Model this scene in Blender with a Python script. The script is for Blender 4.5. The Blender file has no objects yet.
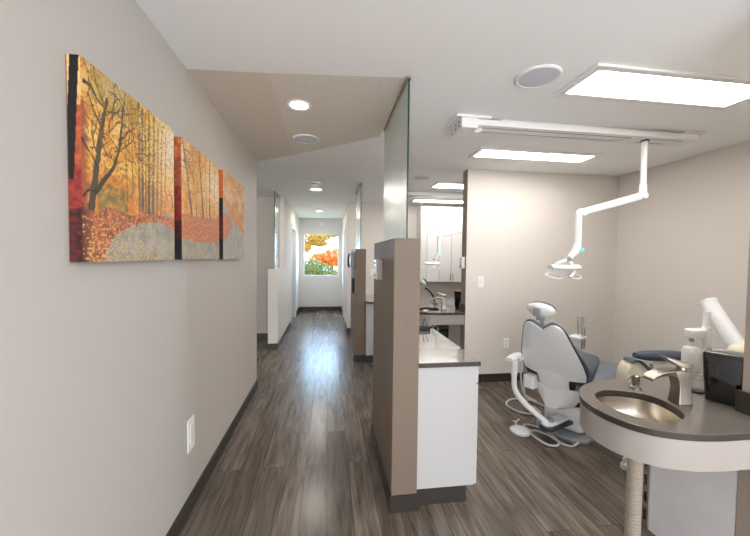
import bpy, bmesh, math, random
from mathutils import Vector, Matrix, noise
random.seed(7)
C = bpy.context.scene.collection
sc = bpy.context.scene
sc.view_settings.view_transform = 'Standard'; sc.view_settings.look = 'None'
sc.view_settings.gamma = 1.0; sc.view_settings.use_curve_mapping = False
sc.view_settings.exposure = 1.15
PI = math.pi
H = 2.577

# ------------------------------------------------------------------ camera
f_, yaw, pit, rol = 336.655, .1379, .0335, -.0112
Fh = Vector((math.sin(yaw), math.cos(yaw), 0)); R0 = Vector((math.cos(yaw), -math.sin(yaw), 0)); Zv = Vector((0, 0, 1))
F = Fh*math.cos(pit) - Zv*math.sin(pit); U0 = Zv*math.cos(pit) + Fh*math.sin(pit)
Rv = R0*math.cos(rol) - U0*math.sin(rol); Uv = R0*math.sin(rol) + U0*math.cos(rol)
cam_d = bpy.data.cameras.new('camera'); cam = bpy.data.objects.new('camera', cam_d); C.objects.link(cam)
cam_d.sensor_width = 36; cam_d.lens = f_/750*36; cam_d.clip_start = .02
M = Matrix(((Rv.x, Uv.x, -F.x, 0), (Rv.y, Uv.y, -F.y, 0), (Rv.z, Uv.z, -F.z, 1.52), (0, 0, 0, 1)))
cam.matrix_world = M
sc.camera = cam

# ------------------------------------------------------------------ materials
def lin(c):
    return tuple(((v/255+.055)/1.055)**2.4 if v/255 > .04045 else v/255/12.92 for v in c)
def mat(name, rgb, rough=.5, metal=0, bump=0, bscale=100, vary=0, vscale=5, emit=None, trans=0, coat=0, ior=None, spec=None):
    m = bpy.data.materials.new(name); m.use_nodes = True
    nt = m.node_tree; b = nt.nodes['Principled BSDF']
    col = (*lin(rgb), 1)
    b.inputs['Base Color'].default_value = col
    b.inputs['Roughness'].default_value = rough; b.inputs['Metallic'].default_value = metal
    b.inputs['Transmission Weight'].default_value = trans
    b.inputs['Coat Weight'].default_value = coat
    if ior: b.inputs['IOR'].default_value = ior
    if spec is not None: b.inputs['Specular IOR Level'].default_value = spec
    tc = nt.nodes.new('ShaderNodeTexCoord')
    if vary:
        n = nt.nodes.new('ShaderNodeTexNoise'); n.inputs['Scale'].default_value = vscale; n.inputs['Detail'].default_value = 4
        nt.links.new(tc.outputs['Object'], n.inputs['Vector'])
        mx = nt.nodes.new('ShaderNodeMix'); mx.data_type = 'RGBA'
        mx.inputs[6].default_value = tuple(v*(1-vary) for v in col[:3])+(1,); mx.inputs[7].default_value = tuple(min(1, v*(1+vary)) for v in col[:3])+(1,)
        nt.links.new(n.outputs['Fac'], mx.inputs[0]); nt.links.new(mx.outputs[2], b.inputs['Base Color'])
    if bump:
        n = nt.nodes.new('ShaderNodeTexNoise'); n.inputs['Scale'].default_value = bscale; n.inputs['Detail'].default_value = 2
        nt.links.new(tc.outputs['Object'], n.inputs['Vector'])
        bp = nt.nodes.new('ShaderNodeBump'); bp.inputs['Strength'].default_value = bump; bp.inputs['Distance'].default_value = .004
        nt.links.new(n.outputs['Fac'], bp.inputs['Height']); nt.links.new(bp.outputs['Normal'], b.inputs['Normal'])
    if emit:
        b.inputs['Emission Color'].default_value = (*lin(rgb), 1); b.inputs['Emission Strength'].default_value = emit
    return m
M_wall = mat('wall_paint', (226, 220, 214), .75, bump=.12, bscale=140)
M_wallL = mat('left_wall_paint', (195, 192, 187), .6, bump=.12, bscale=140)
M_wallL2 = mat('left_wall_shade_alcove_paint', (197, 189, 180), .6, bump=.12, bscale=140)  # shading of the left wall's far stretch put into colour; alcove walls share it
M_ceil = mat('ceiling_paint', (250, 250, 251), .85, bump=.1, bscale=90)
M_ceilT = mat('ceiling_tan_shading', (224, 213, 200), .85)  # tan shading of the corridor ceiling put into the colour
M_ceilX = mat('ceiling_textured_tan_shading', (228, 221, 212), .85, bump=1, bscale=40, vary=.13, vscale=45)  # mottled half of the same painted ceiling shading
M_taupe = mat('taupe_wallcovering', (124, 109, 95), .5, bump=1, bscale=190, vary=.07, vscale=150)
M_endcap = mat('wall_end_paint', (165, 152, 139), .6)
M_base = mat('dark_rubber_base', (52, 47, 43), .45)
M_white = mat('white_laminate', (188, 187, 188), .35)
M_warmwhite = mat('warm_white_laminate', (160, 153, 148), .4)
M_grey_panel = mat('pale_grey_panel', (226, 224, 226), .5, vary=.08, vscale=6)
M_plastic = mat('white_plastic', (242, 243, 245), .3, coat=.3)
M_plate = mat('switch_plate_plastic', (252, 251, 249), .35)
M_trimw = mat('white_trim_paint', (228, 228, 226), .4)
M_door = mat('door_blue_grey', (160, 164, 172), .5)
M_fix = mat('fixture_frame', (236, 236, 236), .4)
M_spk = mat('speaker_grille', (216, 215, 226), .6, bump=.5, bscale=900)
M_led = mat('light_diffuser', (255, 250, 242), .5, emit=9)
M_down = mat('downlight_lens', (255, 240, 215), .5, emit=5)
M_chrome = mat('chrome', (215, 215, 218), .12, metal=1)
M_nickel = mat('brushed_nickel', (164, 155, 144), .28, metal=1)
M_basin = mat('brushed_basin_steel', (206, 197, 184), .27, metal=1, vary=.15, vscale=9)
M_blue = mat('slate_blue_upholstery', (116, 125, 138), .45, bump=.1, bscale=200)
M_dkblue = mat('dark_slate_upholstery', (78, 87, 102), .45)
M_dark = mat('dark_charcoal_plastic', (45, 47, 50), .4)
M_grey = mat('mid_grey_plastic', (150, 155, 160), .45)
M_cream = mat('cream_plastic', (226, 218, 196), .4)
M_black = mat('glossy_black_plastic', (9, 10, 12), .12, coat=.5)
M_blackd = mat('matte_black_plastic', (22, 22, 24), .5)
M_hose = mat('pale_grey_hose', (196, 196, 196), .45)
M_cyan = mat('cyan_light_button', (70, 220, 225), .4, emit=.6)
M_ribbed = mat('ribbed_beige_plastic', (166, 154, 141), .4)
M_bottle = mat('translucent_white_bottle', (228, 230, 228), .3)
M_clear = mat('clear_plastic', (240, 240, 240), .08, trans=.9)
M_pane = mat('window_glass', (255, 255, 255), .0, trans=1, ior=1.01)
M_bark = mat('tree_bark', (80, 66, 55), .9)
M_grass = mat('lawn_grass', (150, 160, 90), .9, vary=.3)
M_leafg = mat('leaf_green', (104, 116, 60), .7, vary=.35, vscale=3)
M_leafy = mat('leaf_yellow', (176, 140, 52), .7, vary=.3, vscale=3)
M_leafo = mat('leaf_orange', (206, 112, 44), .7, vary=.25, vscale=3)
M_roof = mat('grey_roof', (140, 144, 152), .8); M_side = mat('house_siding', (205, 200, 195), .8)

def quartz():
    m = mat('grey_brown_quartz', (112, 105, 99), .16, vary=.06, vscale=250, coat=.2); return m
M_quartz = quartz()
M_qedge = mat('quartz_edge_dark', (54, 48, 42), .3)
M_qlight = mat('polished_grey_quartz', (128, 122, 116), .1, vary=.05, vscale=250, coat=.6)

def glass_tex():
    m = bpy.data.materials.new('rain_textured_glass'); m.use_nodes = True
    nt = m.node_tree; b = nt.nodes['Principled BSDF']
    b.inputs['Base Color'].default_value = (.80, .86, .83, 1); b.inputs['Roughness'].default_value = .2
    b.inputs['Transmission Weight'].default_value = .8; b.inputs['IOR'].default_value = 1.3
    tc = nt.nodes.new('ShaderNodeTexCoord'); n = nt.nodes.new('ShaderNodeTexNoise'); n.inputs['Scale'].default_value = 48; n.inputs['Detail'].default_value = 2
    nt.links.new(tc.outputs['Object'], n.inputs['Vector'])
    bp = nt.nodes.new('ShaderNodeBump'); bp.inputs['Strength'].default_value = 1; bp.inputs['Distance'].default_value = .004
    nt.links.new(n.outputs['Fac'], bp.inputs['Height']); nt.links.new(bp.outputs['Normal'], b.inputs['Normal'])
    return m
M_glass = glass_tex()
M_gedge = mat('green_glass_edge', (28, 62, 55), .15)

def floor_mat():
    m = bpy.data.materials.new('vinyl_plank_floor'); m.use_nodes = True
    nt = m.node_tree; N = nt.nodes; Lk = nt.links; b = N['Principled BSDF']
    tc = N.new('ShaderNodeTexCoord')
    mp = N.new('ShaderNodeMapping'); mp.inputs['Rotation'].default_value = (0, 0, PI/2); Lk.new(tc.outputs['Object'], mp.inputs['Vector'])
    br = N.new('ShaderNodeTexBrick'); br.offset = .37; br.offset_frequency = 2; br.inputs['Scale'].default_value = 1
    br.inputs['Brick Width'].default_value = 1.22; br.inputs['Row Height'].default_value = .152; br.inputs['Mortar Size'].default_value = .0016
    br.inputs['Mortar Smooth'].default_value = .2
    br.inputs['Color1'].default_value = (*lin((102, 92, 83)), 1); br.inputs['Color2'].default_value = (*lin((128, 117, 107)), 1)
    br.inputs['Mortar'].default_value = (*lin((60, 52, 46)), 1)
    Lk.new(mp.outputs['Vector'], br.inputs['Vector'])
    # per plank offset for the grain
    add = N.new('ShaderNodeVectorMath'); add.operation = 'MULTIPLY_ADD'
    Lk.new(br.outputs['Color'], add.inputs[0]); add.inputs[1].default_value = (40, 90, 0); Lk.new(tc.outputs['Object'], add.inputs[2])
    def grain(sx, sy, det, dist):
        mp2 = N.new('ShaderNodeMapping'); mp2.inputs['Scale'].default_value = (sx, sy, 1); Lk.new(add.outputs[0], mp2.inputs['Vector'])
        n = N.new('ShaderNodeTexNoise'); n.inputs['Scale'].default_value = 1; n.inputs['Detail'].default_value = det; n.inputs['Distortion'].default_value = dist
        Lk.new(mp2.outputs['Vector'], n.inputs['Vector']); return n
    g1 = grain(24, 2.2, 8, 1.2); g2 = grain(9, 1.0, 4, 1.8)
    r1 = N.new('ShaderNodeValToRGB'); r1.color_ramp.elements[0].position = .32; r1.color_ramp.elements[0].color = (.48, .46, .44, 1)
    r1.color_ramp.elements[1].position = .66; r1.color_ramp.elements[1].color = (1.15, 1.15, 1.15, 1); Lk.new(g1.outputs['Fac'], r1.inputs['Fac'])
    r2 = N.new('ShaderNodeValToRGB'); r2.color_ramp.elements[0].position = .34; r2.color_ramp.elements[0].color = (.66, .63, .6, 1)
    r2.color_ramp.elements[1].position = .55; r2.color_ramp.elements[1].color = (1.05, 1.05, 1.05, 1); Lk.new(g2.outputs['Fac'], r2.inputs['Fac'])
    m1 = N.new('ShaderNodeMix'); m1.data_type = 'RGBA'; m1.blend_type = 'MULTIPLY'; m1.inputs[0].default_value = 1
    Lk.new(br.outputs['Color'], m1.inputs[6]); Lk.new(r1.outputs['Color'], m1.inputs[7])
    m2 = N.new('ShaderNodeMix'); m2.data_type = 'RGBA'; m2.blend_type = 'MULTIPLY'; m2.inputs[0].default_value = .8
    Lk.new(m1.outputs[2], m2.inputs[6]); Lk.new(r2.outputs['Color'], m2.inputs[7])
    Lk.new(m2.outputs[2], b.inputs['Base Color'])
    b.inputs['Roughness'].default_value = .24; b.inputs['Specular IOR Level'].default_value = .36
    bp = N.new('ShaderNodeBump'); bp.inputs['Strength'].default_value = .25; bp.inputs['Distance'].default_value = .002
    Lk.new(g1.outputs['Fac'], bp.inputs['Height']); Lk.new(bp.outputs['Normal'], b.inputs['Normal'])
    return m
M_floor = floor_mat()
def vcol_mat():
    m = bpy.data.materials.new('printed_canvas'); m.use_nodes = True
    nt = m.node_tree; b = nt.nodes['Principled BSDF']; a = nt.nodes.new('ShaderNodeAttribute'); a.attribute_name = 'print'
    nt.links.new(a.outputs['Color'], b.inputs['Base Color']); b.inputs['Roughness'].default_value = .55
    return m
M_print = vcol_mat()

# ------------------------------------------------------------------ mesh helpers
class MB:
    def __init__(s): s.v = []; s.f = []; s.mi = []
    def add(s, vs, fs, mi=0):
        n = len(s.v); s.v += [tuple(p) for p in vs]; s.f += [tuple(i+n for i in f) for f in fs]; s.mi += [mi]*len(fs); return s
    def box(s, x0, x1, y0, y1, z0, z1, mi=0):
        vs = [(x, y, z) for z in (z0, z1) for y in (y0, y1) for x in (x0, x1)]
        return s.add(vs, [(0, 2, 3, 1), (4, 5, 7, 6), (0, 1, 5, 4), (2, 6, 7, 3), (0, 4, 6, 2), (1, 3, 7, 5)], mi)
    def loft(s, rings, closed=True, caps=True, mi=0):
        n = len(rings[0]); vs = [p for r in rings for p in r]; fs = []
        for k in range(len(rings)-1):
            for i in range(n if closed else n-1):
                j = (i+1) % n; fs.append((k*n+i, k*n+j, (k+1)*n+j, (k+1)*n+i))
        if caps: fs.append(tuple(reversed(range(n)))); fs.append(tuple((len(rings)-1)*n+i for i in range(n)))
        return s.add(vs, fs, mi)
    def tube(s, pts, r, n=12, mi=0, smooth=True):
        pts = [Vector(p) for p in pts]
        if smooth and len(pts) > 2: pts, r = spline(pts, r)
        rr = r if isinstance(r, (list, tuple)) else [r]*len(pts)
        rings = []; up = None
        for i, p in enumerate(pts):
            a = pts[max(0, i-1)]; b = pts[min(len(pts)-1, i+1)]; t = (b-a).normalized()
            if up is None:
                up = t.orthogonal().normalized()
            up = (up - t*up.dot(t)).normalized(); w = t.cross(up)
            rings.append([p + (up*math.cos(2*PI*k/n) + w*math.sin(2*PI*k/n))*rr[i] for k in range(n)])
        return s.loft(rings, mi=mi)
    def lathe(s, prof, c=(0, 0, 0), n=32, mi=0, axis='z', caps=True):
        rings = []
        for r, h in prof:
            ring = []
            for k in range(n):
                a = 2*PI*k/n; u, w = r*math.cos(a), r*math.sin(a)
                ring.append((c[0]+u, c[1]+w, c[2]+h) if axis == 'z' else ((c[0]+h, c[1]+u, c[2]+w) if axis == 'x' else (c[0]+w, c[1]+h, c[2]+u)))
            rings.append(ring)
        return s.loft(rings, mi=mi, caps=caps)
    def prism(s, poly, z0, z1, mi=0):
        return s.loft([[(x, y, z0) for x, y in poly], [(x, y, z1) for x, y in poly]], mi=mi)
    def prismY(s, poly, y0, y1, mi=0):
        return s.loft([[(x, y0, z) for x, z in poly], [(x, y1, z) for x, z in poly]], mi=mi)
    def rbox(s, x0, x1, y0, y1, z0, z1, r=.01, mi=0, n=4):
        # box with rounded vertical edges and softened top/bottom
        def ring(ins, z):
            pts = []
            rr = max(r-ins, 1e-4)
            for cx, cy, a0 in ((x1-r, y1-r, 0), (x0+r, y1-r, PI/2), (x0+r, y0+r, PI), (x1-r, y0+r, 1.5*PI)):
                for k in range(n+1):
                    a = a0+PI/2*k/n; pts.append((cx+rr*math.cos(a), cy+rr*math.sin(a), z))
            return pts
        q = min(r, (z1-z0)/2)*.98; rings = []
        for k in range(n+1):
            a = PI/2*k/n; rings.append(ring(min(r, q)*(1-math.sin(a)), z0+q*(1-math.cos(a))))
        for k in range(n+1):
            a = PI/2*(1-k/n); rings.append(ring(min(r, q)*(1-math.sin(a)), z1-q*(1-math.cos(a))))
        return s.loft(rings, mi=mi)
    def ell(s, c, r, n=20, m=12, mi=0, M3=None):
        rings = []
        for i in range(m+1):
            a = -PI/2+PI*i/m; q = max(math.cos(a), .01); ring = []
            for k in range(n):
                p = Vector((r[0]*q*math.cos(2*PI*k/n), r[1]*q*math.sin(2*PI*k/n), r[2]*math.sin(a)))
                if M3: p = M3 @ p
                ring.append(Vector(c)+p)
            rings.append(ring)
        return s.loft(rings, mi=mi)
    def slab(s, fn, nu=12, nv=12):
        # closed thick grid; fn(u,v)->(front,back), u,v in 0..1
        A = [[fn(i/nu, j/nv) for j in range(nv+1)] for i in range(nu+1)]
        vs = []; fs = []
        idx = lambda side, i, j: side*(nu+1)*(nv+1)+i*(nv+1)+j
        for side in (0, 1):
            for i in range(nu+1):
                for j in range(nv+1): vs.append(A[i][j][side])
        for i in range(nu):
            for j in range(nv):
                fs.append((idx(0, i, j), idx(0, i+1, j), idx(0, i+1, j+1), idx(0, i, j+1)))
                fs.append((idx(1, i, j), idx(1, i, j+1), idx(1, i+1, j+1), idx(1, i+1, j)))
        for i in range(nu):
            fs.append((idx(0, i, 0), idx(1, i, 0), idx(1, i+1, 0), idx(0, i+1, 0))); fs.append((idx(0, i, nv), idx(0, i+1, nv), idx(1, i+1, nv), idx(1, i, nv)))
        for j in range(nv):
            fs.append((idx(0, 0, j), idx(0, 0, j+1), idx(1, 0, j+1), idx(1, 0, j))); fs.append((idx(0, nu, j), idx(1, nu, j), idx(1, nu, j+1), idx(0, nu, j+1)))
        return s.add(vs, fs)
    def build(s, name, mats, parent=None, smooth=True, bevel=0, ang=35, sub=0, xf=None):
        me = bpy.data.meshes.new(name)
        off = parent.matrix_basis.translation.copy() if parent else Vector((0, 0, 0))
        p = parent.parent if parent else None
        while p: off += p.matrix_basis.translation; p = p.parent
        vs = s.v
        if xf: vs = [xf @ Vector(v) for v in vs]
        me.from_pydata([tuple(Vector(v)-off) for v in vs], [], s.f)
        bm = bmesh.new(); bm.from_mesh(me); bmesh.ops.recalc_face_normals(bm, faces=bm.faces)
        bm.to_mesh(me); bm.free()
        for m in (mats if isinstance(mats, (list, tuple)) else [mats]): me.materials.append(m)
        for i, pl in enumerate(me.polygons): pl.material_index = s.mi[i]; pl.use_smooth = smooth
        if smooth: me.set_sharp_from_angle(angle=math.radians(ang))
        o = bpy.data.objects.new(name, me); C.objects.link(o); o.parent = parent
        if bevel:
            b = o.modifiers.new('bevel', 'BEVEL'); b.width = bevel; b.segments = 3; b.limit_method = 'ANGLE'; b.harden_normals = False
        if sub:
            b = o.modifiers.new('subsurf', 'SUBSURF'); b.levels = sub; b.render_levels = sub
        return o
def spline(pts, r, k=7):
    out = []; rs = []; n = len(pts)
    rl = r if isinstance(r, (list, tuple)) else [r]*n
    for i in range(n-1):
        p0, p1, p2, p3 = pts[max(0, i-1)], pts[i], pts[i+1], pts[min(n-1, i+2)]
        for j in range(k):
            t = j/k
            out.append(.5*((2*p1)+(p2-p0)*t+(2*p0-5*p1+4*p2-p3)*t*t+(3*p1-p0-3*p2+p3)*t**3)); rs.append(rl[i]*(1-t)+rl[i+1]*t)
    out.append(pts[-1]); rs.append(rl[-1]); return out, rs
def thing(name, label, cat, loc=(0, 0, 0), group=None):
    o = bpy.data.objects.new(name, None); C.objects.link(o); o.location = loc; o.empty_display_size = .1
    return tag(o, label, cat, group)
def tag(o, label, cat, group=None, kind=None):
    o['label'] = label; o['category'] = cat
    if group: o['group'] = group
    if kind: o['kind'] = kind
    return o
def struct(name, mb, m, parent=None, **k):
    o = mb.build(name, m, parent, **k)
    if parent is None: o['kind'] = 'structure'
    return o
def dup(root, d, label, group=None):
    def cp(o, par):
        c = o.copy(); C.objects.link(c); c.parent = par
        for ch in list(o.children): cp(ch, c)
        return c
    r = cp(root, None); r.location = Vector(root.location)+Vector(d); r['label'] = label
    if group: r['group'] = group; root['group'] = group
    return r
PITCH = 2.79
XL = -.806; XH = .381; XR = 3.665; YB = 3.859; YF = 9.546; YM = 6.65

# ------------------------------------------------------------------ room shell
struct('floor', MB().box(-4.2, 4.2, -2.0, 9.72, -.08, 0), M_floor, smooth=False)
ce = MB().box(-4.2, 4.2, -2.0, 9.72, H+.001, H+.1)
ce.add([(XL, 2.086, H-.0005), (-.353, 2.055, H-.0005), (-.368, 3.655, H-.0005), (XL, 3.965, H-.0005)], [(0, 1, 2, 3)], 1)  # tone patches on one flat ceiling, shading boundary drawn as polygons
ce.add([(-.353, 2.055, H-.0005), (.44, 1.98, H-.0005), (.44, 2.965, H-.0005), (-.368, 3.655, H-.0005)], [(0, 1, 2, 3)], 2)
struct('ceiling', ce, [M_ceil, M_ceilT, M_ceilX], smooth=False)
wl = MB().box(XL-.12, XL, -2.0, 2.061, 0, H).box(XL-.12, XL, 2.061, 3.97, 0, H, 1)  # second box carries the wall's shading change as colour
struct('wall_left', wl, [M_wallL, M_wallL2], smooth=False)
wl2 = MB().box(XL-.12, XL, 6.28, 7.6, 0, H).box(XL-.12, XL, 8.55, YF, 0, H).box(XL-.12, XL, 7.6, 8.55, 2.16, H)
struct('wall_left_far', wl2, M_wall, smooth=False)
struct('wall_left_low', MB().box(-.958, XL, 5.57, 6.28, 0, 1.30), M_wall, smooth=False)
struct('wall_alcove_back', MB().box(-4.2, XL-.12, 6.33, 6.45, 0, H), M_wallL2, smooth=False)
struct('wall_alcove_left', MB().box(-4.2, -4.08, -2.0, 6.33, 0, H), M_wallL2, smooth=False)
wx0, wx1, wz0, wz1 = -.69, .29, .96, 2.155
we = MB().box(-1.2, wx0, YF, YF+.16, 0, H).box(wx1, 1.2, YF, YF+.16, 0, H).box(wx0, wx1, YF, YF+.16, 0, wz0).box(wx0, wx1, YF, YF+.16, wz1, H)
struct('wall_end', we, M_wall, smooth=False)
wr = MB().box(XH, XH+.12, YM+.12, 7.55, 0, H).box(XH, XH+.12, 8.4, YF, 0, H).box(XH, XH+.12, 7.55, 8.4, 2.16, H)
struct('wall_corridor_right', wr, M_wall, smooth=False)
struct('wall_bay_far', MB().box(XH, 4.2, YM, YM+.12, 0, H), M_wall, smooth=False)
struct('wall_bay_back', MB().box(1.643, XR+.1, YB, YB+.135, 0, H).box(1.64, 1.643, YB, YB+.135, 0, H, 1), [M_wall, M_endcap], smooth=False)
struct('wall_right', MB().box(XR, XR+.12, -2.0, YB, 0, H).box(XR, XR+.12, YB+.135, YM, 0, H), M_wall, smooth=False)
struct('wall_divider_near', MB().box(1.798, XR, 1.06, 1.218, 0, H).box(1.795, 1.798, 1.06, 1.218, 0, H, 1), [M_wall, M_endcap], smooth=False)
hw1 = struct('wall_half_near', MB().box(XH, .535, 1.923, 2.80, 0, 1.63), M_taupe, smooth=False)
hw2 = struct('wall_half_far', MB().box(XH, .535, 4.80, 5.68, 0, 1.63), M_taupe, smooth=False)

def baseboard(name, x0, x1, y0, y1):
    struct(name, MB().box(x0, x1, y0, y1, 0, .1), M_base, smooth=False, bevel=.003)
b_ = .012
baseboard('baseboard_left', XL, XL+b_, -2.0, 3.97+b_)
baseboard('baseboard_left_far', XL, XL+b_, 6.28, 7.52)
baseboard('baseboard_left_end', XL, XL+b_, 8.63, YF)
struct('baseboard_left_low', MB().box(-.97, XL+b_, 5.57-b_, 5.57, 0, .1).box(XL, XL+b_, 5.57, 6.28, 0, .1), M_base, smooth=False)
baseboard('baseboard_alcove', -4.0, -.97, 6.33-b_, 6.33)
baseboard('baseboard_end', XL+b_, XH-b_, YF-b_, YF)
baseboard('baseboard_bay_back', 1.64, XR, YB-b_, YB)
baseboard('baseboard_right', XR-b_, XR, 1.22, YB-b_)
baseboard('baseboard_bay_far', XH-b_, 4, YM-b_, YM)
baseboard('baseboard_corridor_right', XH-b_, XH, YM, 7.47)
baseboard('baseboard_corridor_end', XH-b_, XH, 8.48, YF)
for nm, y0 in (('baseboard_half_near', 1.923), ('baseboard_half_far', 4.80)):
    struct(nm, MB().box(XH-b_, .547, y0-b_, y0, 0, .1).box(XH-b_, XH, y0, y0+.88, 0, .1), M_base, smooth=False)
struct('baseboard_divider_near', MB().box(1.783, 1.795, 1.06, 1.218, 0, .1).box(1.795, XR, 1.218, 1.23, 0, .1), M_base, smooth=False)

# window
win = MB()
fw = .028
win.box(wx0, wx1, YF+.02, YF+.07, wz1-fw, wz1).box(wx0, wx1, YF+.02, YF+.07, wz0, wz0+fw).box(wx0, wx0+fw, YF+.02, YF+.07, wz0, wz1).box(wx1-fw, wx1, YF+.02, YF+.07, wz0, wz1)
w = struct('window_1', win, M_trimw, smooth=False)
MB().box(wx0+fw, wx1-fw, YF+.04, YF+.046, wz0+fw, wz1-fw).build('window_pane', M_pane, w, smooth=False)
MB().box(wx0, wx1, YF-.012, YF+.02, wz0, wz0+.012).build('window_sill', M_trimw, w, smooth=False)
MB().box(wx0, wx1, YF-.004, YF+.02, wz1-.014, wz1).box(wx0, wx0+.014, YF-.004, YF+.02, wz0+.012, wz1-.014).box(wx1-.014, wx1, YF-.004, YF+.02, wz0+.012, wz1-.014).build('window_reveal', M_trimw, w, smooth=False)

# doors
def door(n, xf, sgn, y0, y1):
    # sgn: direction into the wall (-1 left wall, +1 right wall)
    d = MB(); a, b = sorted((xf+sgn*.07, xf+sgn*.11)); d.box(a, b, y0+.03, y1-.03, .005, 2.13)
    o = struct('door_%d' % n, d, M_door, smooth=False)
    fr = MB(); a, b = sorted((xf-sgn*.014, xf+sgn*.115))
    fr.box(a, b, y0-.06, y0+.03, 0, 2.22).box(a, b, y1-.03, y1+.06, 0, 2.22).box(a, b, y0+.03, y1-.03, 2.13, 2.22)
    fr.build('door_frame', M_trimw, o, smooth=False)
    h = MB(); xx = xf+sgn*.07
    h.lathe([(.03, 0), (.03, -sgn*.008), (.011, -sgn*.01), (.011, -sgn*.045)], (xx, y0+.1, 1.0), 16, axis='x').box(min(xx-sgn*.05, xx-sgn*.038), max(xx-sgn*.05, xx-sgn*.038), y0+.09, y0+.21, .99, 1.01)
    h.build('door_handle', M_nickel, o)
door(1, XL, -1, 7.6, 8.55)
door(2, XH, 1, 7.55, 8.4)

# ------------------------------------------------------------------ ceiling fixtures
def panel(x0, y0, x1, y1, label, group='rectangular ceiling lights'):
    t = thing('ceiling_light', label, 'ceiling light', ((x0+x1)/2, (y0+y1)/2, H), group)
    z = H-.016; w = .045
    m = MB().box(x0, x1, y0, y0+w, z, H).box(x0, x1, y1-w, y1, z, H).box(x0, x0+w, y0+w, y1-w, z, H).box(x1-w, x1, y0+w, y1-w, z, H)
    m.build('light_frame', M_fix, t, smooth=False, bevel=.004)
    MB().box(x0+w, x1-w, y0+w, y1-w, z+.004, H-.002).build('light_diffuser', M_led, t, smooth=False)
    return t
panel(1.43, 1.665, 2.70, 2.02, 'nearest and largest-looking rectangular white light panel, right of the round speaker')
panel(1.43, 3.07, 2.72, 3.38, 'rectangular light panel between the lamp track and the blank back wall')
panel(1.49, 4.58, 2.76, 4.95, 'nearer light panel in the bay with wall cabinets')
panel(1.52, 5.93, 2.8, 6.24, 'long thin light panel right above the wall cabinets')
def speaker(x, y, r, label):
    t = thing('ceiling_speaker', label, 'speaker', (x, y, H), 'round ceiling speakers')
    MB().lathe([(r, 0), (r, -.006), (r*.93, -.012), (r*.86, -.011), (r*.86, 0)], (x, y, H), 48).build('speaker_rim', M_fix, t)
    MB().lathe([(r*.86, -.004), (r*.86, -.009), (.001, -.014)], (x, y, H), 48).build('speaker_grille', M_spk, t)
speaker(1.2, 1.845, .125, 'round lavender-grey ceiling speaker left of the nearest light panel')
speaker(-.207, 3.127, .115, 'round ceiling speaker behind the corridor downlight on tan-shaded ceiling')
speaker(1.215, 4.37, .12, 'round ceiling speaker seen past the frosted glass in the far bay')
def downlight(x, y, r, label, en=9):
    t = thing('downlight', label, 'downlight', (x, y, H), 'round corridor downlights')
    MB().lathe([(r, 0), (r, -.005), (r*.93, -.009), (r*.74, -.004), (r*.74, 0)], (x, y, H), 40).build('trim_ring', M_fix, t)
    MB().lathe([(r*.73, -.001), (r*.73, -.004), (.001, -.005)], (x, y, H), 40).build('lens', M_down, t)
    ld = bpy.data.lights.new('downlight_lamp', 'AREA'); ld.shape = 'DISK'; ld.size = r*1.3; ld.energy = en; ld.color = (1, .93, .84)
    lo = bpy.data.objects.new('downlight_lamp', ld); C.objects.link(lo); lo.parent = t; lo.location = (0, 0, -.012)
downlight(-.21, 2.449, .085, 'bright round recessed downlight in the tan-shaded ceiling', .5)
downlight(-.2, 5.45, .115, 'oval-looking corridor downlight just beyond the smoke detector', 6)
downlight(-.225, 8.04, .1, 'small corridor downlight nearest the end window', 6)
t = thing('smoke_detector', 'white domed smoke detector on the corridor ceiling', 'smoke detector', (-.2, 4.95, H))
MB().lathe([(.08, 0), (.08, -.012), (.06, -.018), (.06, -.04), (.05, -.055), (.001, -.06)], (-.2, 4.95, H), 32).build('detector_body', M_plastic, t)
MB().lathe([(.0615, -.02), (.0615, -.034)], (-.2, 4.95, H), 32).build('vent_ring', M_grey, t)
o = MB().lathe([(.045, 0), (.045, -.02), (.025, -.03), (.001, -.03)], (-.2, YF, 2.40), 24, axis='y').build('motion_sensor', M_plastic)
tag(o, 'small round white sensor on the end wall above the window', 'sensor')

# ------------------------------------------------------------------ track with dental lamp
TY0, TY1 = 2.42, 2.60
def track():
    t = thing('lamp_track', 'long white ceiling lamp track with slots above the dental chair', 'lamp track', (2.0, 2.5, H))
    MB().box(1.08, 3.02, TY0, TY1, 2.512, 2.557).build('track_rail', M_fix, t, smooth=False, bevel=.004)
    MB().box(.97, 1.10, TY0-.01, TY1+.02, 2.485, 2.56).build('end_box', M_fix, t, smooth=False, bevel=.003)
    MB().box(.93, 1.20, TY0-.02, TY1+.03, 2.56, H).box(2.86, 3.06, TY0-.02, TY1+.02, 2.557, H).box(1.3, 2.8, TY0+.03, TY1-.03, 2.557, H).build('mounting_plate', M_fix, t, smooth=False)
    s = MB().box(1.16, 2.44, TY0+.045, TY0+.05, 2.5105, 2.513).box(1.16, 2.36, TY1-.05, TY1-.045, 2.5105, 2.513).box(2.57, 2.92, TY0+.045, TY0+.05, 2.5105, 2.513).box(2.57, 2.82, TY1-.05, TY1-.045, 2.5105, 2.513)
    s.add([(2.44, TY0+.045, 2.511), (2.445, TY0+.05, 2.511), (2.365, TY1-.045, 2.511), (2.36, TY1-.05, 2.511)], [(0, 1, 2, 3)])
    s.build('track_slot', M_dark, t, smooth=False)
    s = MB()
    for y, z in ((2.45, 2.54), (2.52, 2.54), (2.45, 2.51), (2.52, 2.51)): MB().box(.967, .971, y, y+.018, z-.006, z+.006).build('end_vent', M_dark, t, smooth=False)
    MB().box(1.105, 1.17, TY0+.05, TY1-.05, 2.508, 2.513).build('connector', M_chrome, t, smooth=False)
    return t
tr1 = track()
dup(tr1, (0, 2.85, 0), 'ceiling lamp track in the far bay above the second lamp', 'ceiling lamp tracks')
tr1['label'] = 'nearest white ceiling lamp track, above the dental chair, with its slotted rail in full view'
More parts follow.
